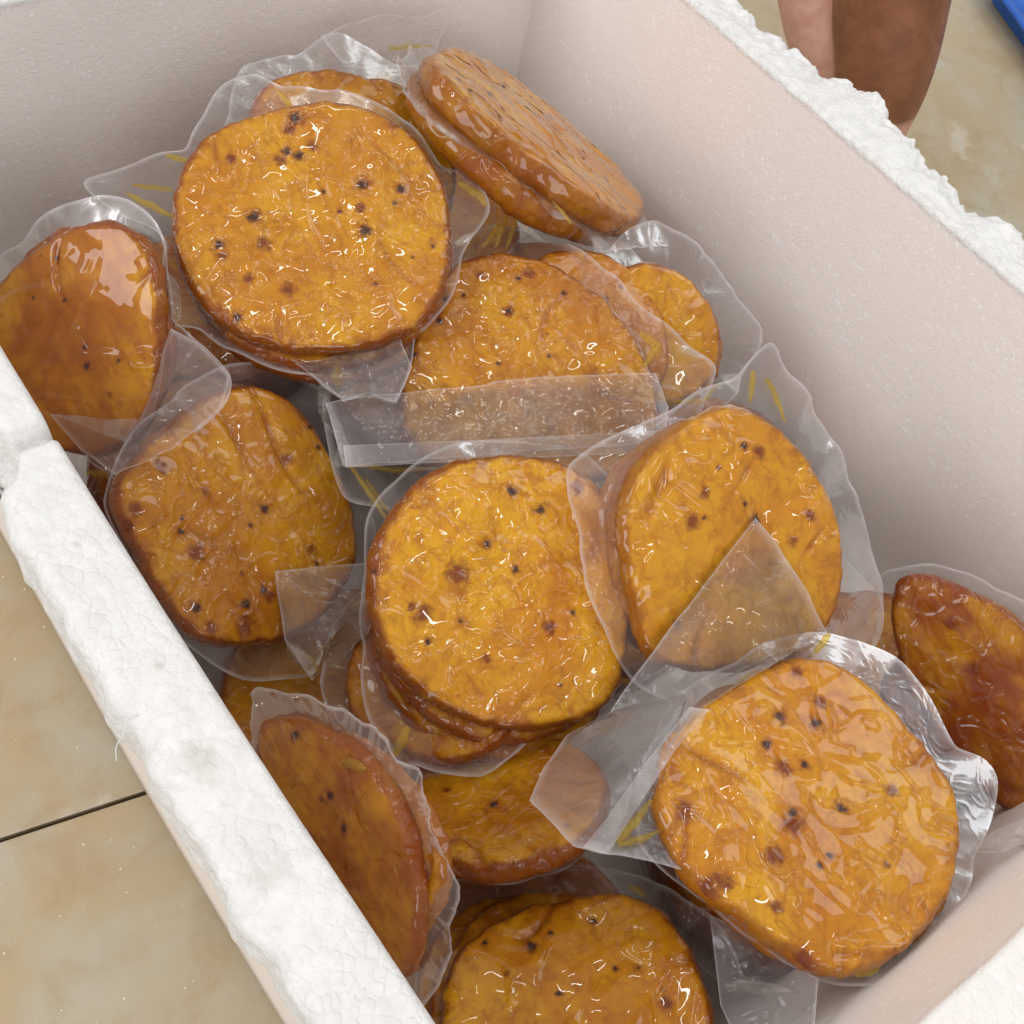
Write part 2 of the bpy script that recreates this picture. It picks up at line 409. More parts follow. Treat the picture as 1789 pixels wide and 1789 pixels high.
def right_disp(s, u, z):
    y = S0 + s
    top = z > -0.03
    du = dz = 0.0
    outer = sm(0.010, 0.026, u)
    if top and u > 0.0005:
        dz += -0.0011 * bead(u, y, z, 0.0055) + 0.0011 * nz(y * 80, u * 90, 2)
        # torn chunks along the outer edge
        st = nz(y * 28, 4.2) + 0.6 * nz(y * 75, 1.3)
        st = math.floor(st * 3.2) / 3.2 * 0.75 + st * 0.25
        for (yy, wd, a) in ((0.352, 0.010, 0.8), (0.222, 0.012, 1.2), (0.400, 0.012, 0.7), (0.300, 0.008, 0.4)):
            st -= a * math.exp(-((y - yy) / wd) ** 2)
        du += outer * (0.003 + 0.014 * math.exp(-((y - 0.325) / 0.035) ** 2) + 0.0052 * st + 0.0016 * nz(y * 260, u * 200, 8))
        dz += outer * (0.0045 * st + 0.0022 * nz(y * 170, u * 170, 6))
        if u < 0.004: dz += 0.0008 * math.sin(y * 1900) * sm(-0.006, 0, z)
    du += 0.0025 * math.sin(y * 7 + 1)
    dirt = 0.5 * math.exp(-((y - 0.225) / 0.006) ** 2 - ((u - 0.031) / 0.006) ** 2) if top else 0
    return du, dz, dirt
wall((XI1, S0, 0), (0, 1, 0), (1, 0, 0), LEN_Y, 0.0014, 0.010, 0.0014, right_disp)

def plain_disp(k):
    def f(s, u, z):
        return 0.0008 * nz(s * 25, k, z * 20), (-0.0002 * bead(u, s + k, z) if z > -0.02 else 0), 0.0
    return f
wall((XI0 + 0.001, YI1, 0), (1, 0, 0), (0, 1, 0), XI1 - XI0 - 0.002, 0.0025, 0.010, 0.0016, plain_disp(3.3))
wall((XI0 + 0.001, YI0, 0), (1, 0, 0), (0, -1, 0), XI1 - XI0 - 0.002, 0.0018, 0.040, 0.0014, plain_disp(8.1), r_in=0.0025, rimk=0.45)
bv = []
for zz in (FZ + 0.0005, BZ + 0.002):
    bv += [(XI0 + 0.004, YI0 + 0.004, zz), (XI1 - 0.004, YI0 + 0.004, zz), (XI1 - 0.004, YI1 - 0.004, zz), (XI0 + 0.004, YI1 - 0.004, zz)]
bo = mesh_obj('base', [np.array(v) - BOFF for v in bv], [(0, 3, 2, 1), (4, 5, 6, 7), (0, 1, 5, 4), (1, 2, 6, 5), (2, 3, 7, 6), (3, 0, 4, 7)], FOAM, box, None, False)

# ------------------------------------------------------------------ packs of fish cakes
NT_ = 240
RIMB = [0.8]                        # how brown the fried rim of the cakes being made is
def fit_plane(poly, z, hint, squash=1.0, tilt=None):
    """pose of a round cake whose outline is the polygon: centre on height z, normal from the outline's shape"""
    P = np.array(poly, float)
    x, y = P[:, 0], P[:, 1]; x1, y1 = np.roll(x, -1), np.roll(y, -1)
    cr = x * y1 - x1 * y; A = cr.sum() / 2
    cx = ((x + x1) * cr).sum() / (6 * A); cy = ((y + y1) * cr).sum() / (6 * A)
    xx = ((x * x + x * x1 + x1 * x1) * cr).sum() / (12 * A) - cx * cx
    yy = ((y * y + y * y1 + y1 * y1) * cr).sum() / (12 * A) - cy * cy
    xy = ((x * y1 + 2 * x * y + 2 * x1 * y1 + x1 * y) * cr).sum() / (24 * A) - cx * cy
    w, v = np.linalg.eigh(np.array([[xx, xy], [xy, yy]]))
    a, b = 2 * math.sqrt(w[1]), 2 * math.sqrt(w[0])
    ratio = min(0.985, b / a * squash)
    mn = v[:, 0]
    o = at(cx, cy, z)
    d = (o - EYE) / np.linalg.norm(o - EYE)
    q = RW @ np.array([mn[0], mn[1], 0.0]); q -= d * (q @ d); q /= np.linalg.norm(q)
    best = None
    for sg in (1, -1):
        n = -d * ratio + sg * q * math.sqrt(1 - ratio * ratio)
        sc = n @ np.array(hint)
        if best is None or sc > best[0]: best = (sc, n)
    n = best[1] / np.linalg.norm(best[1])
    dist = (RW.T @ (o - EYE))[2]
    return o, n, a * dist / FPX

def polar(pts2, smooth=2, nth=NT_):
    a = np.arctan2(pts2[:, 1], pts2[:, 0]); r = np.hypot(pts2[:, 0], pts2[:, 1])
    k = np.argsort(a); a, r = a[k], r[k]
    th = np.linspace(-math.pi, math.pi, nth, endpoint=False)
    rr = np.interp(th, np.concatenate([a - 2 * math.pi, a, a + 2 * math.pi]), np.concatenate([r, r, r]))
    w = np.hanning(2 * smooth + 3); w /= w.sum()
    h = len(w) // 2
    e = np.concatenate([rr[-h:], rr, rr[:h]])
    return th, np.convolve(e, w, 'valid')

def cake_mesh(th, R, thick, seed, parent, name, z0, off, mat, spots=(), fry=0.0, wrinkle=1.0, rings=58, dome=1.0):
    nth = len(th)
    V, E, SP, BN, CR = [], [], [], [], []
    prof = []
    er = thick * 0.55                                       # rounded edge
    Rm = R.mean()
    for k in range(rings + 1):
        prof.append((k / rings * (1 - er / Rm * 0.8), 0.0, 0.0))
    base = prof[-1][0]
    for k in range(1, 15):
        a = math.pi * k / 15
        prof.append((base + (1 - base) * math.sin(a) ** 0.75 if a < math.pi / 2 else base + (1 - base) * (math.sin(a) ** 0.75), -thick * 0.5 * (1 - math.cos(a)), 0.25 + 0.75 * math.sin(a) ** 1.2 if k > 2 else 0.12 * k))
    for k in range(4): prof.append((base * (1 - k / 3.0) + 1e-4, -thick, 0.6))
    ct, st_ = np.cos(th), np.sin(th)
    SPA = np.array([(p[0], p[1]) for p in spots]) if spots else None
    for (f, z, e) in prof:
        for j in range(nth):
            r = R[j] * f
            x, y = r * ct[j], r * st_[j]
            q = (x * 30 + seed * 3.7, y * 30 - seed * 1.9, seed)
            dz = 0.0020 * noise.noise(q) + 0.0008 * nz(x * 90 + seed, y * 90, 2.2) - 0.0016 * dome * f ** 4
            # a few soft creases
            cre = abs(nz(x * 16 + seed * 5.1, y * 16 - seed, 9.0))
            c1 = math.exp(-(cre / 0.035) ** 2) * min(1, f * 1.4) * sm(-0.1, 0.25, nz(x * 24, y * 24 + seed, 3.0))
            dz -= 0.0014 * c1
            CR.append(min(1.0, c1 * 0.8 + (0.7 * math.exp(-((z + thick) / (thick * 0.22)) ** 2) if e > 0 else 0)))
            ex = 1.0
            if e > 0: ex = 1 + 0.020 * nz(math.cos(th[j]) * 5 + seed, math.sin(th[j]) * 5, z * 120) + 0.012 * nz(math.cos(th[j]) * 14, math.sin(th[j]) * 14 + seed, z * 260)
            V.append((x * ex + off[0], y * ex + off[1], z0 + z + dz)); E.append(min(1.0, e + 0.62 * (max(0, f - 0.72) / 0.28) ** 1.6 * (1 if e == 0 else 1)))
            s1 = s2 = 0.0
            if SPA is not None and z > -0.003:
                dd = np.hypot(SPA[:, 0] - x - off[0], SPA[:, 1] - y - off[1])
                for q_, sp in enumerate(spots):
                    if dd[q_] < sp[2] * 4:
                        t = dd[q_] / sp[2]
                        if sp[3]: s2 = max(s2, math.exp(-(t / 1.5) ** 2))
                        else:
                            s1 = max(s1, math.exp(-(t / 1.1) ** 2)); s2 = max(s2, 0.75 * math.exp(-(t / 2.2) ** 2))
            SP.append(s1); BN.append(s2)
    o = mesh_obj(name, V, grid_faces(len(prof), nth, True), mat, parent, {'edge': E, 'spot': SP, 'burn': BN, 'crease': CR})
    o.data.flip_normals()
    o['rim_brown'] = float(RIMB[0]); o['fry'] = float(fry); o['wrinkle'] = float(wrinkle)
    return o

def flange(th, rin, rout, z, seed, parent, curl=0.006, freq=3.0, offin=(0, 0), lift=None):
    """margin of the vacuum bag round the cakes"""
    K = 16; nth = len(th)
    V, E = [], []
    c, s = np.cos(th), np.sin(th)
    for k in range(K + 1):
        t = k / (K - 1) if k < K else 1.0
        for j in range(nth):
            ro = max(rout[j], rin[j] + 0.002) * (1 + 0.018 * nz(c[j] * 4 + seed, s[j] * 4, 1.0))
            if k < K: r = rin[j] + (ro - 0.0011 - rin[j]) * t
            else: r = ro
            wdt = min(1.0, (ro - rin[j]) / 0.03)
            cu = curl * wdt * t ** 1.5 * (1.5 * nz(c[j] * freq + seed * 2.3, s[j] * freq - seed, t * 0.6) + 0.45 * nz(c[j] * freq * 2.6 + seed, s[j] * freq * 2.6, t + 2))
            cu += 0.0005 * t * nz(c[j] * 14 + seed, s[j] * 14, r * 25) * wdt
            lf = 0 if lift is None else lift[j] * t
            V.append((r * c[j] + offin[0] * (1 - t), r * s[j] + offin[1] * (1 - t), z + cu + lf)); E.append(1.0 if k == K else (0.55 if k == K - 1 else 0.0))
    return mesh_obj('bag_margin', V, grid_faces(K + 1, nth, True), FILM, parent, {'edge': E})

PK = {}
def to_local(P, o, M):
    return (np.asarray(P) - o) @ M          # M columns ex,ey,n

def pack(key, poly, z, label, film=None, second=(0, 20), third=None, thick=0.0115, hint=(0, 0, 1), spots=(), fry=0.0, fry2=None, wrinkle=1.0, squash=1.0, curl=0.006, freq=3.0, group=None, normal=None, film_lift=0.0, seed=None, fz=None, margin=0.012, rim=0.9):
    RIMB[0] = rim
    seed = seed if seed is not None else len(PK) * 1.37 + 0.5
    o, n, R0 = fit_plane(poly, z, hint, squash)
    if normal is not None: n = np.array(normal, float); n /= np.linalg.norm(n)
    ex = np.array([1.0, 0, 0]) - n * n[0]; ex /= np.linalg.norm(ex); ey = np.cross(n, ex)
    M = np.stack([ex, ey, n], 1)
    root = bpy.data.objects.new('fish_cake_pack', None); C.objects.link(root)
    NC = 3 if third else 2
    bpos = o - n * NC * thick
    root.matrix_world = Matrix([[M[0][0], M[0][1], M[0][2], bpos[0]], [M[1][0], M[1][1], M[1][2], bpos[1]], [M[2][0], M[2][1], M[2][2], bpos[2]], [0, 0, 0, 1]])
    root['label'] = label; root['category'] = 'food pack'; root['group'] = group or 'vacuum packs of fried fish cakes in the box'
    loc = np.array([to_local(on_plane(p[0], p[1], o, n), o, M)[:2] for p in poly])
    th, R = polar(loc, 4)
    sp = []
    for s in spots:
        q = to_local(on_plane(s[0], s[1], o, n), o, M)
        sp.append((q[0], q[1], s[2] * R0 / 240.0 * 1.3, len(s) > 3))
    cake_mesh(th, R, thick, seed, root, 'fish_cake', NC * thick, (0, 0), CAKE, sp, fry, wrinkle)
    # the other cakes underneath, shifted inside the bag
    base_px = lambda P: CX + FPX * (RW.T @ (P - EYE))[:2] / (RW.T @ (P - EYE))[2]
    b2 = base_px(o)
    for q, sh in enumerate((second, third) if third else (second,)):
        o2 = o - n * thick * (q + 1)
        off = (0.0, 0.0) if sh is None else to_local(on_plane(b2[0] + sh[0], b2[1] + sh[1], o2, n), o2, M)[:2]
        R2 = np.roll(R, NT_ // (7 - 2 * q)) * 0.5 + R * 0.48
        cake_mesh(th, R2, thick, seed + 11 + q * 5, root, 'fish_cake', (NC - 1 - q) * thick + 0.0006, off, CAKE, (), max(fry, 0.40) if fry2 is None else fry2, wrinkle, rings=20, dome=0.5)
    om = o - n * (thick * (NC - (0.75 if fz is None else fz)))
    if film is not None:
        fl = np.array([to_local(on_plane(p[0], p[1], om, n), o, M)[:2] for p in film])
        tf, RF = polar(fl, 2)
    else:
        RF = R * (1 + margin / R0) + 0.006 * np.array([nz(math.cos(a) * 3 + seed, math.sin(a) * 3, 4) for a in th]) + 0.002
    lv = None
    flange(th, R * 0.90, np.maximum(RF, R * 0.95), thick * (0.75 if fz is None else fz), seed, root, curl, freq)
    PK[key] = dict(o=o, n=n, M=M, root=root, bpos=bpos, thick=thick, R=R0)
    return root

def sheet(key, pts, mat=None, name='bag_flap', seed=0.0, wave=0.0012, rings=22, parent=None, sag=0.0):
    """a loose piece of film: pts = (px, py, plane of pack, lift)"""
    pk = PK[key]
    P = np.array([on_plane(p[0], p[1], PK[p[2]]['o'], PK[p[2]]['n'], p[3]) for p in pts])
    # resample the boundary
    B = []
    n = len(P)
    for i in range(n):
        a, b = P[i], P[(i + 1) % n]
        m_ = max(2, int(np.linalg.norm(b - a) / 0.0022))
        for k in range(m_): B.append(a + (b - a) * k / m_)
    B = np.array(B); c = B.mean(0)
    # best-fit normal for the ripples
    u, s_, vt = np.linalg.svd(B - c); nn = vt[2]
    if nn @ (EYE - c) < 0: nn = -nn
    V, E = [], []
    for k in range(rings + 1):
        t = k / (rings - 1) if k < rings else 1.0
        t = 0.985 * t if k < rings else 1.0
        for q in B:
            p = c + (q - c) * max(t, 0.002)
            w = wave * (1.6 * nz(p[0] * 38 + seed, p[1] * 38, p[2] * 38) + 0.5 * nz(p[0] * 120, p[1] * 120 + seed, p[2] * 120))
            p = p + nn * (w + sag * (1 - t * t))
            V.append(to_local(p, pk['bpos'], pk['M'])); E.append(1.0 if k == rings else (0.45 if k == rings - 1 else 0.0))
    return mesh_obj(name, V, grid_faces(rings + 1, len(B), True), mat or FLAP, parent or pk['root'], {'edge': E})

def strip(key, pts, plane, lift, w, mat=None, name='oil_fold', seed=0.0):
    """a narrow pleat of film with oil caught in it: tapered, ridged ribbon along px points"""
    pk = PK[key]; pl = PK[plane]
    P = np.array([on_plane(p[0], p[1], pl['o'] - pl['n'] * pl['thick'] * 0.9, pl['n'], lift) for p in pts])
    S = []
    for i in range(len(P) - 1):
        for k in range(10): S.append(P[i] + (P[i + 1] - P[i]) * k / 10)
    S.append(P[-1]); S = np.array(S)
    V = []
    N = len(S)
    for i, p in enumerate(S):
        d = S[min(i + 1, N - 1)] - S[max(i - 1, 0)]; d /= np.linalg.norm(d)
        sd = np.cross(d, pl['n']); sd /= np.linalg.norm(sd)
        t = i / (N - 1); ww = w * 0.9 * (0.25 + 0.75 * math.sin(math.pi * min(1, t * 0.8 + 0.15))) * (1 + 0.3 * nz(t * 6, seed))
        p = p + sd * 0.0008 * nz(t * 4, seed + 3)
        for (a, h) in ((-1, 0), (-0.45, 0.5), (0, 0.8), (0.45, 0.5), (1, 0)):
            V.append(to_local(p + sd * ww * a * 0.5 + pl['n'] * ww * h * 0.5, pk['bpos'], pk['M']))
    return mesh_obj(name, V, grid_faces(N, 5, False), mat or OIL, pk['root'], {'edge': [0.0] * len(V)})

b_ = True
# ---- lower layer, seen only in the gaps
for i, (x, y, rz) in enumerate(((0.175, 0.05, 0.2), (0.33, 0.03, 1.0), (0.465, 0.06, 2.0), (0.18, 0.21, 0.7), (0.345, 0.20, 1.7), (0.475, 0.23, 0.1), (0.19, 0.375, 1.1), (0.35, 0.37, 2.2), (0.47, 0.40, 0.9), (0.26, 0.485, 0.4), (0.43, 0.5, 1.4))):
    z = -0.168 - 0.01 * (i % 3)
    r = 0.066
    root = bpy.data.objects.new('fish_cake_pack', None); C.objects.link(root)
    root.location = (x, y, z - 0.040); root.rotation_euler = (0.10 * math.sin(i * 2.1), 0.10 * math.cos(i * 1.7), rz)
    root['label'] = 'shaded fish cake pack buried in the dark lowest layer of the box'; root['category'] = 'food pack'
    root['group'] = 'buried packs of the lowest layer'
    th = np.linspace(-math.pi, math.pi, 120, endpoint=False)
    R = np.array([r * (1 + 0.05 * nz(math.cos(a) * 2 + i, math.sin(a) * 2)) for a in th])
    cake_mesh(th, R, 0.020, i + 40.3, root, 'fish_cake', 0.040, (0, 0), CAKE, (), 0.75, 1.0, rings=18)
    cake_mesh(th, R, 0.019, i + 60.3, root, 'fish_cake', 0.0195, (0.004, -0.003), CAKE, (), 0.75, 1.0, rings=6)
    flange(th, R * 0.92, R * 1.10 + 0.002, 0.020, i + 0.7, root, 0.008, 3)

# ---- the packs one sees
pack('H', [(1120,455),(1190,470),(1240,520),(1265,580),(1262,640),(1220,690),(1120,700),(1050,640),(1040,540)], -0.088,
     'smooth yellowish fish cake pack wedged against the side wall under a tilted pack',
     film=[(1150,380),(1230,440),(1290,520),(1330,580),(1300,660),(1220,740),(1060,700),(1000,560),(1060,440)], second=(5, 15), wrinkle=0.5, fry=0.05)
pack('G', [(960,435),(1040,432),(1110,470),(1158,530),(1175,600),(1150,690),(1060,720),(960,690),(895,600),(900,500)], -0.078,
     'half hidden fish cake pack between the smooth yellowish one and the pack with folded seal',
     film=[(940,400),(1060,415),(1105,430),(1150,490),(1190,600),(1240,640),(1180,720),(1050,760),(900,700),(860,560),(880,450)], spots=[(1085,500,6,b_),(1060,520,7,b_)], second=(8, 15), fry=0.3)
pack('B', [(470,135),(560,115),(640,128),(720,150),(770,200),(800,280),(790,370),(720,430),(600,440),(500,390),(445,280),(440,190)], -0.062,
     'crumpled fish cake pack half hidden behind the big round one by the end wall',
     film=[(430,110),(520,95),(575,60),(690,110),(760,120),(800,200),(850,290),(860,400),(740,480),(560,480),(430,380),(400,200)], spots=[(690,150,6,b_),(735,160,5,b_),(600,190,6,b_),(700,230,7,b_)], wrinkle=0.8, fry=0.3, second=(10, 10), curl=0.003)
pack('C', [(756,95),(775,78),(815,78),(855,95),(930,150),(1010,215),(1080,285),(1128,340),(1132,368),(1100,375),(1040,345),(960,285),(880,225),(810,170),(768,130)], -0.038,
     'fish cake pack tilted on its edge against the side wall with a curled film margin',
     thick=0.017, second=None, margin=0.013, freq=4.0, fz=1.05, rim=0.6, fry=0.18, spots=[(855,165,6),(925,185,4),(800,140,5),(880,150,6),(1000,240,4),(960,205,5),(820,160,6),(1060,310,4)], wrinkle=0.4, curl=0.007)
pack('D', [(150,385),(200,385),(245,415),(266,470),(273,560),(270,650),(256,715),(228,768),(175,795),(105,790),(40,755),(-15,695),(-50,620),(-45,545),(5,480),(70,420)], -0.060,
     'dark reddish brown fish cake pack leaning beside the cracked stretch of rim',
     film=[(130,350),(220,345),(280,400),(295,480),(300,560),(340,590),(405,655),(385,720),(300,790),(205,835),(140,790),(85,725),(0,690),(-60,600),(-40,500),(40,420)],
     hint=(-0.4, -0.2, 0.7), spots=[(115,525,4),(152,640,5),(148,607,4),(205,630,5),(95,450,4),(60,520,4),(190,690,5,b_)], fry=0.6, wrinkle=0.4, second=(10, -6), curl=0.004)
pack('P', [(598,1180),(640,1085),(720,1020),(820,1010),(900,1080),(920,1190),(880,1290),(780,1330),(680,1300),(606,1245)], -0.104,
     'dark fish cake pack peeping out below the round double pack in the middle',
     film=[(560,1190),(600,1060),(700,980),(840,980),(950,1080),(960,1200),(900,1320),(780,1370),(650,1340),(580,1260)], fry=0.6)
pack('O', [(715,1400),(740,1335),(800,1290),(900,1270),(1000,1290),(1060,1345),(1055,1410),(1005,1470),(920,1500),(820,1507),(750,1488)], -0.112,
     'fish cake pack with one black spot lying under the round double pack in the middle',
     film=[(690,1400),(720,1300),(800,1260),(920,1240),(1040,1270),(1100,1350),(1080,1440),(1010,1500),(900,1490),(810,1510),(770,1540),(740,1510)], spots=[(862,1403,9),(780,1380,7,b_),(990,1440,6,b_)], second=(0, 10), fry=0.4)
pack('E', [(400,672),(450,665),(530,710),(572,770),(602,830),(630,920),(632,970),(605,1030),(560,1085),(500,1118),(430,1126),(350,1120),(300,1050),(245,960),(205,890),(200,850),(240,800),(320,722)], -0.096,
     'golden fish cake pack with many black spots by the rim below the leaning dark pack',
     film=[(390,640),(470,635),(560,690),(600,760),(640,860),(650,960),(640,1050),(580,1120),(540,1180),(460,1190),(370,1160),(300,1100),(220,960),(180,880),(210,790),(300,700)],
     spots=[(462,890,7),(320,928,6),(358,858,7,b_),(285,815,10,b_),(345,965,12,b_),(430,1055,8),(343,1063,8),(460,1030,6),(470,1042,8,b_),(368,1098,8,b_),(555,985,5),(545,960,9,b_),(545,745,5),(430,1088,11,b_),(320,905,3),(437,918,4),(235,888,9,b_),(560,780,4),(500,800,9,b_),(220,920,8,b_)], second=(0, 14), fry=0.35)
pack('F', [(800,450),(850,437),(920,440),(1000,475),(1060,520),(1112,580),(1145,650),(1157,720),(1125,800),(1040,835),(920,842),(800,828),(722,780),(697,700),(715,620),(750,530)], -0.070,
     'golden fish cake pack with its wide seal strip folded back over its lower half',
     film=[(830,400),(900,390),(1010,440),(1120,540),(1210,610),(1255,640),(1230,700),(1180,790),(1060,860),(900,870),(760,860),(700,890),(652,950),(605,880),(570,780),(565,690),(690,600),(720,500)],
     spots=[(888,545,9,b_),(888,545,4),(925,475,9,b_),(778,522,5),(755,545,5),(810,515,4),(725,620,6),(768,560,6),(905,485,5),(985,510,4),(870,635,4),(960,620,4),(840,480,8,b_)], second=(6, 12), fry=0.3)
pack('A', [(365,222),(470,190),(560,168),(640,180),(720,225),(765,290),(788,370),(790,450),(765,530),(715,580),(640,602),(560,610),(470,598),(390,565),(330,500),(302,420),(305,330),(325,270)], -0.030,
     'largest round golden fish cake pack, uncovered, on top of the heap by the end wall',
     film=[(385,150),(440,128),(485,150),(600,150),(690,195),(775,290),(830,318),(857,370),(825,410),(805,450),(790,520),(722,590),(718,640),(690,708),(640,690),(600,700),(545,655),(430,625),(345,575),(285,570),(262,550),(285,480),(288,420),(265,390),(200,360),(130,310),(240,285),(322,262),(355,205)],
     spots=[(515,205,8),(505,225,8,b_),(500,262,6),(522,270,7),(490,280,7,b_),(545,255,7,b_),(632,323,8),(700,328,6),(638,405,8),(630,365,6,b_),(443,378,8),(383,427,7),(388,448,6,b_),(565,335,3),(415,553,6),(505,505,9,b_),(435,487,6,b_),(460,425,9,b_),(690,355,4),(755,430,3),(720,450,3),(655,495,3),(593,370,3),(405,275,7,b_)],
     second=(8, 34), third=(14, 58), thick=0.0115, fz=1.6, fry=0.15)
pack('I', [(648,1000),(665,930),(700,870),(770,815),(860,792),(960,795),(1040,830),(1080,900),(1100,1000),(1103,1110),(1095,1185),(1065,1235),(1000,1262),(930,1275),(850,1265),(780,1237),(720,1192),(680,1150),(655,1080)], -0.072,
     'round golden double fish cake pack in the middle with its lower cake showing below',
     film=[(640,1000),(640,900),(690,840),(780,780),(900,770),(1020,790),(1090,860),(1120,1000),(1125,1150),(1100,1230),(1060,1300),(980,1345),(880,1358),(780,1352),(715,1330),(690,1350),(672,1300),(640,1250),(636,1130)],
     spots=[(945,890,7),(893,858,7),(850,950,5),(900,995,6),(738,1070,12,b_),(720,1060,7,b_),(805,1085,4),(960,1095,8,b_),(960,1095,3),(748,1122,4),(1000,1070,4),(850,1150,6,b_),(655,998,4),(980,1195,4),(1010,850,10,b_),(800,1000,14,b_)], second=(-4, 34), third=(-14, 66), fry=0.05)
pack('N', [(445,1262),(500,1258),(570,1290),(640,1345),(690,1420),(714,1520),(724,1620),(714,1700),(680,1722),(620,1695),(560,1625),(500,1535),(455,1440),(430,1340)], -0.070,
     'dark red fish cake pack standing on edge beside the crushed grey stretch of rim',
     hint=(-0.6, 0.0, 0.6), spots=[(515,1285,6),(575,1390,6),(600,1450,6),(560,1400,4)], fry=0.85, fry2=0.2, wrinkle=0.75, second=None, thick=0.0095, rim=0.7, fz=1.05, curl=0.007, freq=6.0, margin=0.010, normal=(-0.88, 0.0, 0.48))
pack('M', [(795,1660),(870,1595),(980,1562),(1090,1550),(1160,1580),(1203,1640),(1237,1720),(1254,1800),(1240,1890),(1150,1970),(1000,1990),(860,1950),(775,1860),(765,1760)], -0.105,
     'matte golden fish cake pack between the standing dark pack and the slanting end wall',
     film=[(745,1620),(790,1550),(840,1518),(940,1512),(1060,1518),(1160,1545),(1240,1600),(1300,1700),(1420,1740),(1400,1900),(1200,2020),(1000,2040),(800,2000),(730,1850),(725,1720)],
     spots=[(928,1652,8),(962,1630,4),(848,1645,5),(1038,1605,5),(1165,1750,9,b_),(1115,1690,4),(975,1737,4),(885,1700,5,b_),(1075,1690,4)], second=(-34, -12), third=(-66, -24), wrinkle=0.4, fry2=0.6)
pack('L', [(1560,1015),(1620,1005),(1700,1040),(1789,1095),(1860,1180),(1895,1300),(1880,1400),(1830,1440),(1760,1420),(1690,1360),(1625,1255),(1572,1150),(1553,1070)], -0.112,
     'dark red brown fish cake pack lying in the corner against the side wall',
     film=[(1540,1000),(1640,985),(1740,1030),(1850,1100),(1930,1250),(1930,1420),(1850,1490),(1760,1460),(1690,1400),(1590,1270),(1540,1130)],
     normal=(-0.78, -0.15, 0.60), spots=[(1700,1170,9,b_),(1660,1090,8,b_)], fry=1.0, wrinkle=0.75)
pack('J', [(1280,705),(1330,720),(1390,765),(1430,820),(1465,890),(1480,970),(1478,1030),(1458,1090),(1400,1140),(1300,1165),(1200,1170),(1138,1152),(1115,1060),(1098,980),(1092,900),(1110,830),(1160,770),(1220,725)], -0.062,
     'golden fish cake pack with a loose pointed film flap lying over its lower part',
     film=[(1060,765),(1120,742),(1180,712),(1290,660),(1345,588),(1375,650),(1440,740),(1500,880),(1540,1000),(1552,1110),(1480,1180),(1300,1230),(1110,1195),(1060,1120),(1022,980),(1018,930),(992,815)],
     spots=[(1297,778,6),(1320,908,7),(1300,880,6),(1325,790,8,b_),(1255,817,3),(1230,862,7,b_),(1210,912,10,b_),(1415,900,8,b_),(1385,945,7,b_),(1185,1090,6,b_),(1230,905,4)], second=(-22, 4), third=(-42, 2), wrinkle=0.42, fz=2.1, rim=0.6)
pack('K', [(1145,1390),(1160,1300),(1210,1240),(1300,1180),(1400,1140),(1460,1145),(1530,1195),(1590,1260),(1640,1320),(1680,1380),(1686,1440),(1680,1510),(1640,1600),(1580,1660),(1510,1695),(1430,1690),(1370,1650),(1290,1590),(1200,1520),(1160,1450)], -0.066,
     'broad fish cake pack with shiny puckered film resting against the slanting end wall',
     film=[(1720,1318),(1747,1352),(1702,1500),(1650,1620),(1520,1722),(1420,1708),(1330,1650),(1240,1580),(1120,1480),(1115,1380),(1140,1290),(1280,1160),(1430,1105),(1560,1140),(1640,1250),(1670,1310)],
     spots=[(1360,1255,7),(1425,1263,8),(1340,1300,5),(1405,1335,5),(1370,1340,9,b_),(1385,1420,6),(1388,1440,12,b_),(1352,1495,11,b_),(1470,1413,7),(1558,1380,7,b_),(1197,1417,12,b_),(1265,1540,10,b_),(1448,1495,4),(1432,1513,4),(1355,1585,7,b_),(1435,1225,9,b_),(1395,1170,8,b_),(1410,1675,9,b_),(1550,1510,5,b_),(1240,1550,10,b_)], second=(6, 12), wrinkle=0.62, curl=0.002, rim=0.5)

# ---- loose flaps, seals and oil pleats
fl = sheet('F', [(568,700,'F',0.006),(700,686,'F',0.006),(860,668,'F',0.006),(1010,656,'F',0.006),(1146,652,'F',0.006),(1168,712,'F',0.006),(1160,772,'F',0.006),(900,792,'F',0.006),(600,812,'F',0.006)], FLAP, 'folded_flap', 3.1, 0.0022)
sheet('F', [(600,778,'F',0.0085),(900,766,'F',0.0085),(1150,752,'F',0.0085),(1160,788,'F',0.0085),(900,802,'F',0.0085),(604,816,'F',0.0085)], SEAL, 'seal_band', 5.0, 0.0004, 10, fl).matrix_parent_inverse = Matrix.Identity(4)
fk = sheet('K', [(1320,905,'J',0.004),(1362,955,'J',0.004),(1408,1030,'J',0.005),(1448,1108,'J',0.006),(1380,1145,'K',0.004),(1290,1195,'K',0.002),(1215,1245,'K',0.001),(1165,1310,'K',0.0),(1150,1400,'K',-0.004),(1190,1520,'K',-0.006),(1100,1498,'K',-0.004),(1005,1475,'O',0.030),(925,1398,'O',0.030),(950,1340,'O',0.032),(990,1285,'I',0.004),(1065,1245,'I',0.006),(1110,1180,'J',0.006),(1180,1085,'J',0.006),(1250,995,'J',0.005)], FLAP, 'bag_flap', 8.0, 0.0022)
sheet('K', [(1205,1235,'K',0.008),(1130,1330,'K',0.009),(1060,1430,'K',0.010),(1020,1478,'K',0.011),(1062,1492,'K',0.010),(1120,1400,'K',0.009),(1180,1310,'K',0.008),(1240,1240,'K',0.008)], SEAL, 'seal_band', 9.0, 0.0006, 10)
sheet('I', [(480,998,'E',0.004),(645,983,'E',0.007),(652,1040,'E',0.010),(645,1100,'I',-0.012),(600,1150,'E',0.006),(545,1190,'E',0.004),(498,1118,'E',0.004)], FLAP, 'bag_flap', 12.0, 0.0008)
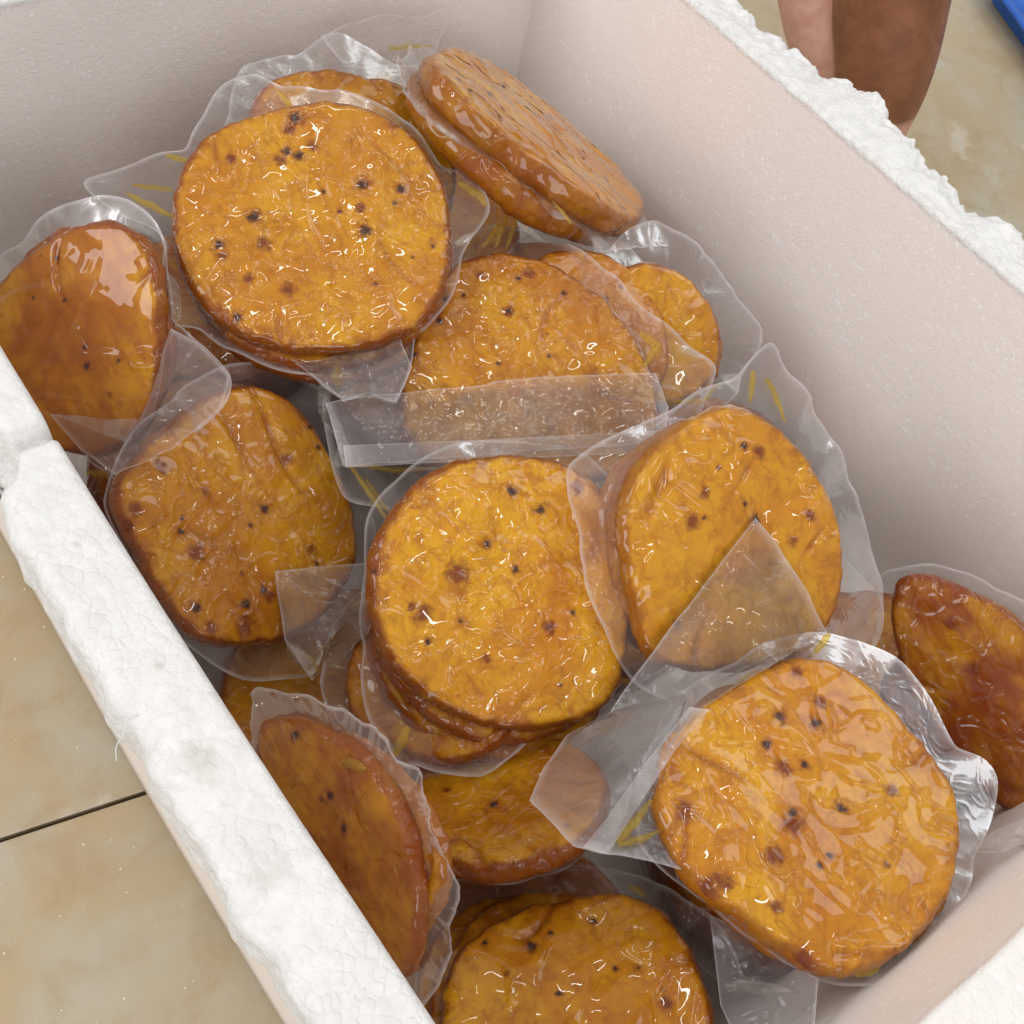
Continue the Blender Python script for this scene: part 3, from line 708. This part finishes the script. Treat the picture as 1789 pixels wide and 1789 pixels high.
sheet('C', [(560,62,'B',0.012),(640,30,'B',0.006),(790,20,'C',-0.02),(762,80,'C',-0.012),(770,150,'C',-0.016),(700,140,'B',0.012),(600,112,'B',0.014)], FILM, 'bag_flap', 14.0, 0.002)
sheet('D', [(90,726,'D',0.004),(150,745,'D',0.004),(225,776,'D',0.004),(262,735,'D',0.0),(282,650,'D',0.0),(300,575,'D',0.0),(345,598,'E',0.020),(402,656,'E',0.014),(385,716,'E',0.012),(300,785,'E',0.012),(205,832,'E',0.015),(140,785,'D',0.002)], FILM, 'bag_flap', 21.0, 0.0022)
sheet('A', [(515,632,'A',-0.010),(600,622,'A',-0.010),(700,590,'A',-0.008),(720,640,'A',-0.006),(692,706,'A',-0.004),(642,690,'A',-0.004),(600,702,'A',-0.004),(555,664,'A',-0.006)], FLAP, 'bag_flap', 23.0, 0.0026)
sheet('A', [(288,470,'A',-0.012),(312,500,'A',-0.012),(318,556,'A',-0.012),(285,572,'A',-0.008),(262,552,'A',-0.006),(272,505,'A',-0.006)], FLAP, 'bag_flap', 24.0, 0.0016)
sheet('L', [(1690,1490,'K',-0.01),(1735,1450,'K',-0.012),(1789,1430,'K',-0.012),(1830,1440,'K',-0.012),(1800,1470,'K',-0.004),(1740,1490,'K',-0.004)], FLAP, 'bag_flap', 15.0, 0.0025)
sheet('M', [(1240,1600,'M',0.012),(1330,1650,'M',0.016),(1430,1712,'M',0.018),(1420,1830,'M',0.012),(1300,1850,'M',0.01),(1258,1750,'M',0.01)], FLAP, 'bag_flap', 16.0, 0.003)
for (k, pl, lift, w, pts) in (
    ('A','A',0.003,0.0035,[(302,332),(262,328),(232,322)]), ('A','A',0.003,0.004,[(300,378),(255,355),(222,338)]), ('A','A',0.003,0.004,[(328,280),(290,272)]), ('A','A',0.004,0.004,[(512,192),(484,158)]),
    ('A','A',0.004,0.005,[(800,320),(835,338),(850,360)]), ('A','A',0.004,0.007,[(590,640),(590,675)]),
    ('C','C',0.004,0.0045,[(988,272),(978,330)]), ('C','C',0.006,0.004,[(998,392),(965,352)]), ('C','B',0.016,0.004,[(680,84),(755,80)]),
    ('F','F',0.004,0.0035,[(890,362),(865,432)]), ('F','F',0.004,0.0035,[(908,366),(884,436)]), ('F','F',0.004,0.003,[(872,392),(842,432)]),
    ('F','F',0.006,0.003,[(614,812),(690,822),(790,818)]), ('F','F',0.006,0.003,[(612,815),(650,868),(690,932)]), ('F','F',0.006,0.0025,[(640,838),(682,900)]),
    ('F','F',0.008,0.006,[(1118,582),(1150,605),(1125,640)]), ('F','F',0.008,0.003,[(1168,704),(1230,700),(1258,668)]),
    ('J','J',0.004,0.004,[(1316,648),(1312,702)]), ('J','J',0.004,0.004,[(1338,660),(1355,690),(1372,738)]),
    ('K','K',0.010,0.004,[(1078,1472),(1105,1440),(1138,1398)]), ('K','K',0.010,0.003,[(1080,1476),(1120,1466),(1152,1452)]), ('K','K',0.008,0.005,[(1238,1248),(1280,1205),(1322,1172)]), ('K','K',0.005,0.004,[(1448,1108),(1424,1142)]), ('K','K',0.003,0.006,[(1492,1702),(1520,1692),(1552,1660)]),
    ('I','E',0.012,0.003,[(640,1095),(598,1118),(548,1142)]), ('I','E',0.012,0.003,[(538,1142),(556,1172),(600,1184)]), ('I','I',0.004,0.003,[(1100,1192),(1068,1180)]), ('I','I',0.004,0.005,[(712,1270),(700,1300),(688,1322)]),
    ('M','M',0.006,0.004,[(1130,1565),(1100,1548)]), ('D','D',0.005,0.004,[(190,830),(150,825)]), ('N','N',0.010,0.006,[(600,1330),(640,1345)]), ('N','N',0.010,0.003,[(660,1480),(662,1430),(680,1400)]),
):
    strip(k, pts, pl, lift, w, seed=pts[0][0] * 0.1)

# ------------------------------------------------------------------ beyond the box: a leg and something blue
def limb(rings, nth=40):
    """one continuous tube through (centre, radius_a, radius_b, axis_a) rings, closed at both ends"""
    V = []
    for (c, ra, rb, ax, nrm) in rings:
        ax = np.array(ax, float); ax /= np.linalg.norm(ax); bx = np.cross(nrm, ax); bx /= np.linalg.norm(bx)
        for j in range(nth):
            a = 2 * math.pi * j / nth
            V.append(np.array(c) + ax * ra * math.cos(a) + bx * rb * math.sin(a))
    f = grid_faces(len(rings), nth, True)
    f.append(tuple(range(nth))[::-1]); f.append(tuple((len(rings) - 1) * nth + j for j in range(nth)))
    return V, f
person = bpy.data.objects.new('person', None); C.objects.link(person)
lowp = at(1470, 270, -0.215)
def onx(px, py, dx=0.0):
    d = ray(px, py); return EYE + d * ((lowp[0] + dx) / d[0])
def chain(pts):
    """(point, radius) list -> rings of one tapered limb with rounded ends"""
    P = [np.array(p) for p, r in pts]; R = [r for p, r in pts]
    # smooth resample
    out = []
    n = len(P)
    for i in range(n - 1):
        p0 = P[max(i - 1, 0)]; p1 = P[i]; p2 = P[i + 1]; p3 = P[min(i + 2, n - 1)]
        for k in range(6):
            t = k / 6
            out.append((0.5 * ((2 * p1) + (-p0 + p2) * t + (2 * p0 - 5 * p1 + 4 * p2 - p3) * t * t + (-p0 + 3 * p1 - 3 * p2 + p3) * t ** 3), R[i] + (R[i + 1] - R[i]) * (t * t * (3 - 2 * t))))
    out.append((P[-1], R[-1]))
    rings = []
    N = len(out)
    for i, (p, r) in enumerate(out):
        d = out[min(i + 1, N - 1)][0] - out[max(i - 1, 0)][0]; d = d / np.linalg.norm(d)
        ax = np.cross(d, np.array([0.3, 0.9, 0.1])); rings.append((p, r, r, ax, d))
    a = rings[0]; b = rings[-1]
    st = [(a[0] - a[4] * a[1] * math.sin(q), a[1] * math.cos(q), a[1] * math.cos(q), a[3], a[4]) for q in (1.45, 1.1, 0.7, 0.35)]
    en = [(b[0] + b[4] * b[1] * math.sin(q), b[1] * math.cos(q), b[1] * math.cos(q), b[3], b[4]) for q in (0.35, 0.7, 1.1, 1.45)]
    return st + rings + en
shank = [(np.array([lowp[0] + 0.01, lowp[1] - 0.01, FZ + 0.050]), 0.046), (lowp, 0.042), (onx(1532, 130), 0.043), (onx(1556, 5), 0.045), (onx(1580, -160), 0.053), (onx(1610, -420), 0.058)]
heel = [(onx(1485, 165, -0.004), 0.028), (onx(1455, 85, -0.006), 0.033), (onx(1436, 10, -0.004), 0.034), (onx(1426, -80, 0.0), 0.036), (onx(1430, -200, 0.02), 0.042), (onx(1500, -330, 0.03), 0.048), (onx(1590, -420, 0.0), 0.05)]
foot = [(np.array([lowp[0] + 0.01, lowp[1] + 0.00, FZ + 0.034]), 0.034), (np.array([lowp[0] - 0.06, lowp[1] - 0.01, FZ + 0.030]), 0.029), (np.array([lowp[0] - 0.13, lowp[1] - 0.03, FZ + 0.022]), 0.021)]
V, F = [], []
for ch in (shank, heel, foot):
    v, f = limb(chain(ch))
    k = len(V); V += [tuple(q) for q in v]; F += [tuple(i + k for i in q) for q in f]
tmp = mesh_obj('body', V, F, SKIN)
rm = tmp.modifiers.new('r', 'REMESH'); rm.mode = 'VOXEL'; rm.voxel_size = 0.004; rm.use_smooth_shade = True
smo = tmp.modifiers.new('s', 'SMOOTH'); smo.factor = 0.5; smo.iterations = 3
dg = bpy.context.evaluated_depsgraph_get()
me = bpy.data.meshes.new_from_object(tmp.evaluated_get(dg)); bpy.data.objects.remove(tmp)
pco = np.empty(len(me.vertices) * 3); me.vertices.foreach_get('co', pco); pco = pco.reshape(-1, 3)
hp = np.array([p for p, r, *_ in chain(heel[:5])]); sp_ = np.array([p for p, r, *_ in chain(shank)])
dh = np.min(np.linalg.norm(pco[:, None] - hp[None], axis=2), 1); ds = np.min(np.linalg.norm(pco[:, None] - sp_[None], axis=2), 1)
sole = np.clip(0.5 + (ds - dh) / 0.022, 0, 1)
a_ = me.attributes.new('sole', 'FLOAT', 'POINT'); a_.data.foreach_set('value', sole.astype(np.float32))
me.materials.clear(); me.materials.append(SKIN)
me.polygons.foreach_set('use_smooth', [True] * len(me.polygons))
pb = np.array([lowp[0], lowp[1], FZ])
for v in me.vertices: v.co = Vector(np.array(v.co) - pb)
bo = bpy.data.objects.new('body', me); C.objects.link(bo); bo.parent = person
person.location = pb
person['label'] = 'bare brown leg and pink heel of a person beyond the box'; person['category'] = 'person'

# a loose foam shaving hanging off the crushed stretch of rim
pts = [np.array(q) for q in ((0.0615, 0.178, 0.001), (0.0575, 0.1775, 0.0035), (0.0535, 0.174, 0.001), (0.0505, 0.1735, -0.004), (0.049, 0.171, -0.009))]
V, F = limb(chain([(p, 0.00035 - 0.00004 * i) for i, p in enumerate(pts)]), 6)
mesh_obj('foam_shaving', [np.array(v) - BOFF for v in V], F, FOAM, box, {'rim': [1.0] * len(V), 'dirt': [0.0] * len(V)})

# a shallow blue plastic tub whose corner shows beyond the leg
c = at(1700, -62, FZ + 0.025)
tub = bpy.data.objects.new('plastic_tray', None); C.objects.link(tub)
tub.location = (c[0], c[1], FZ)
tub['label'] = 'bright blue plastic tray lying on the tiles beyond the leg'; tub['category'] = 'tray'
def tub_ring(w, r, z, n=10):
    out = []
    for (sx, sy, a0) in ((1, 1, 0), (-1, 1, 90), (-1, -1, 180), (1, -1, 270)):
        for k in range(n + 1):
            a = math.radians(a0 + 90 * k / n)
            out.append((sx * (w - r) + r * math.cos(a), sy * (w - r) + r * math.sin(a), z))
    return out
prof = [(0.146, 0.02, 0.0), (0.150, 0.022, 0.003), (0.155, 0.024, 0.020), (0.163, 0.026, 0.022), (0.165, 0.026, 0.025), (0.162, 0.026, 0.027), (0.152, 0.022, 0.026), (0.147, 0.020, 0.008), (0.02, 0.01, 0.006)]
d1 = at(1789, 62, FZ + 0.025) - c; ta = math.atan2(d1[1], d1[0])
V = []
for q in prof: V += tub_ring(*q)
nn_ = len(V) // len(prof)
f = grid_faces(len(prof), nn_, True); f.append(tuple(range(nn_))[::-1]); f.append(tuple((len(prof) - 1) * nn_ + j for j in range(nn_)))
M2 = Matrix.Rotation(ta, 3, 'Z')
cc = Vector((0.17, 0.17, 0)); V = [tuple(M2 @ (Vector(v) + cc)) for v in V]
mesh_obj('tray_shell', V, f, BLUE, tub)
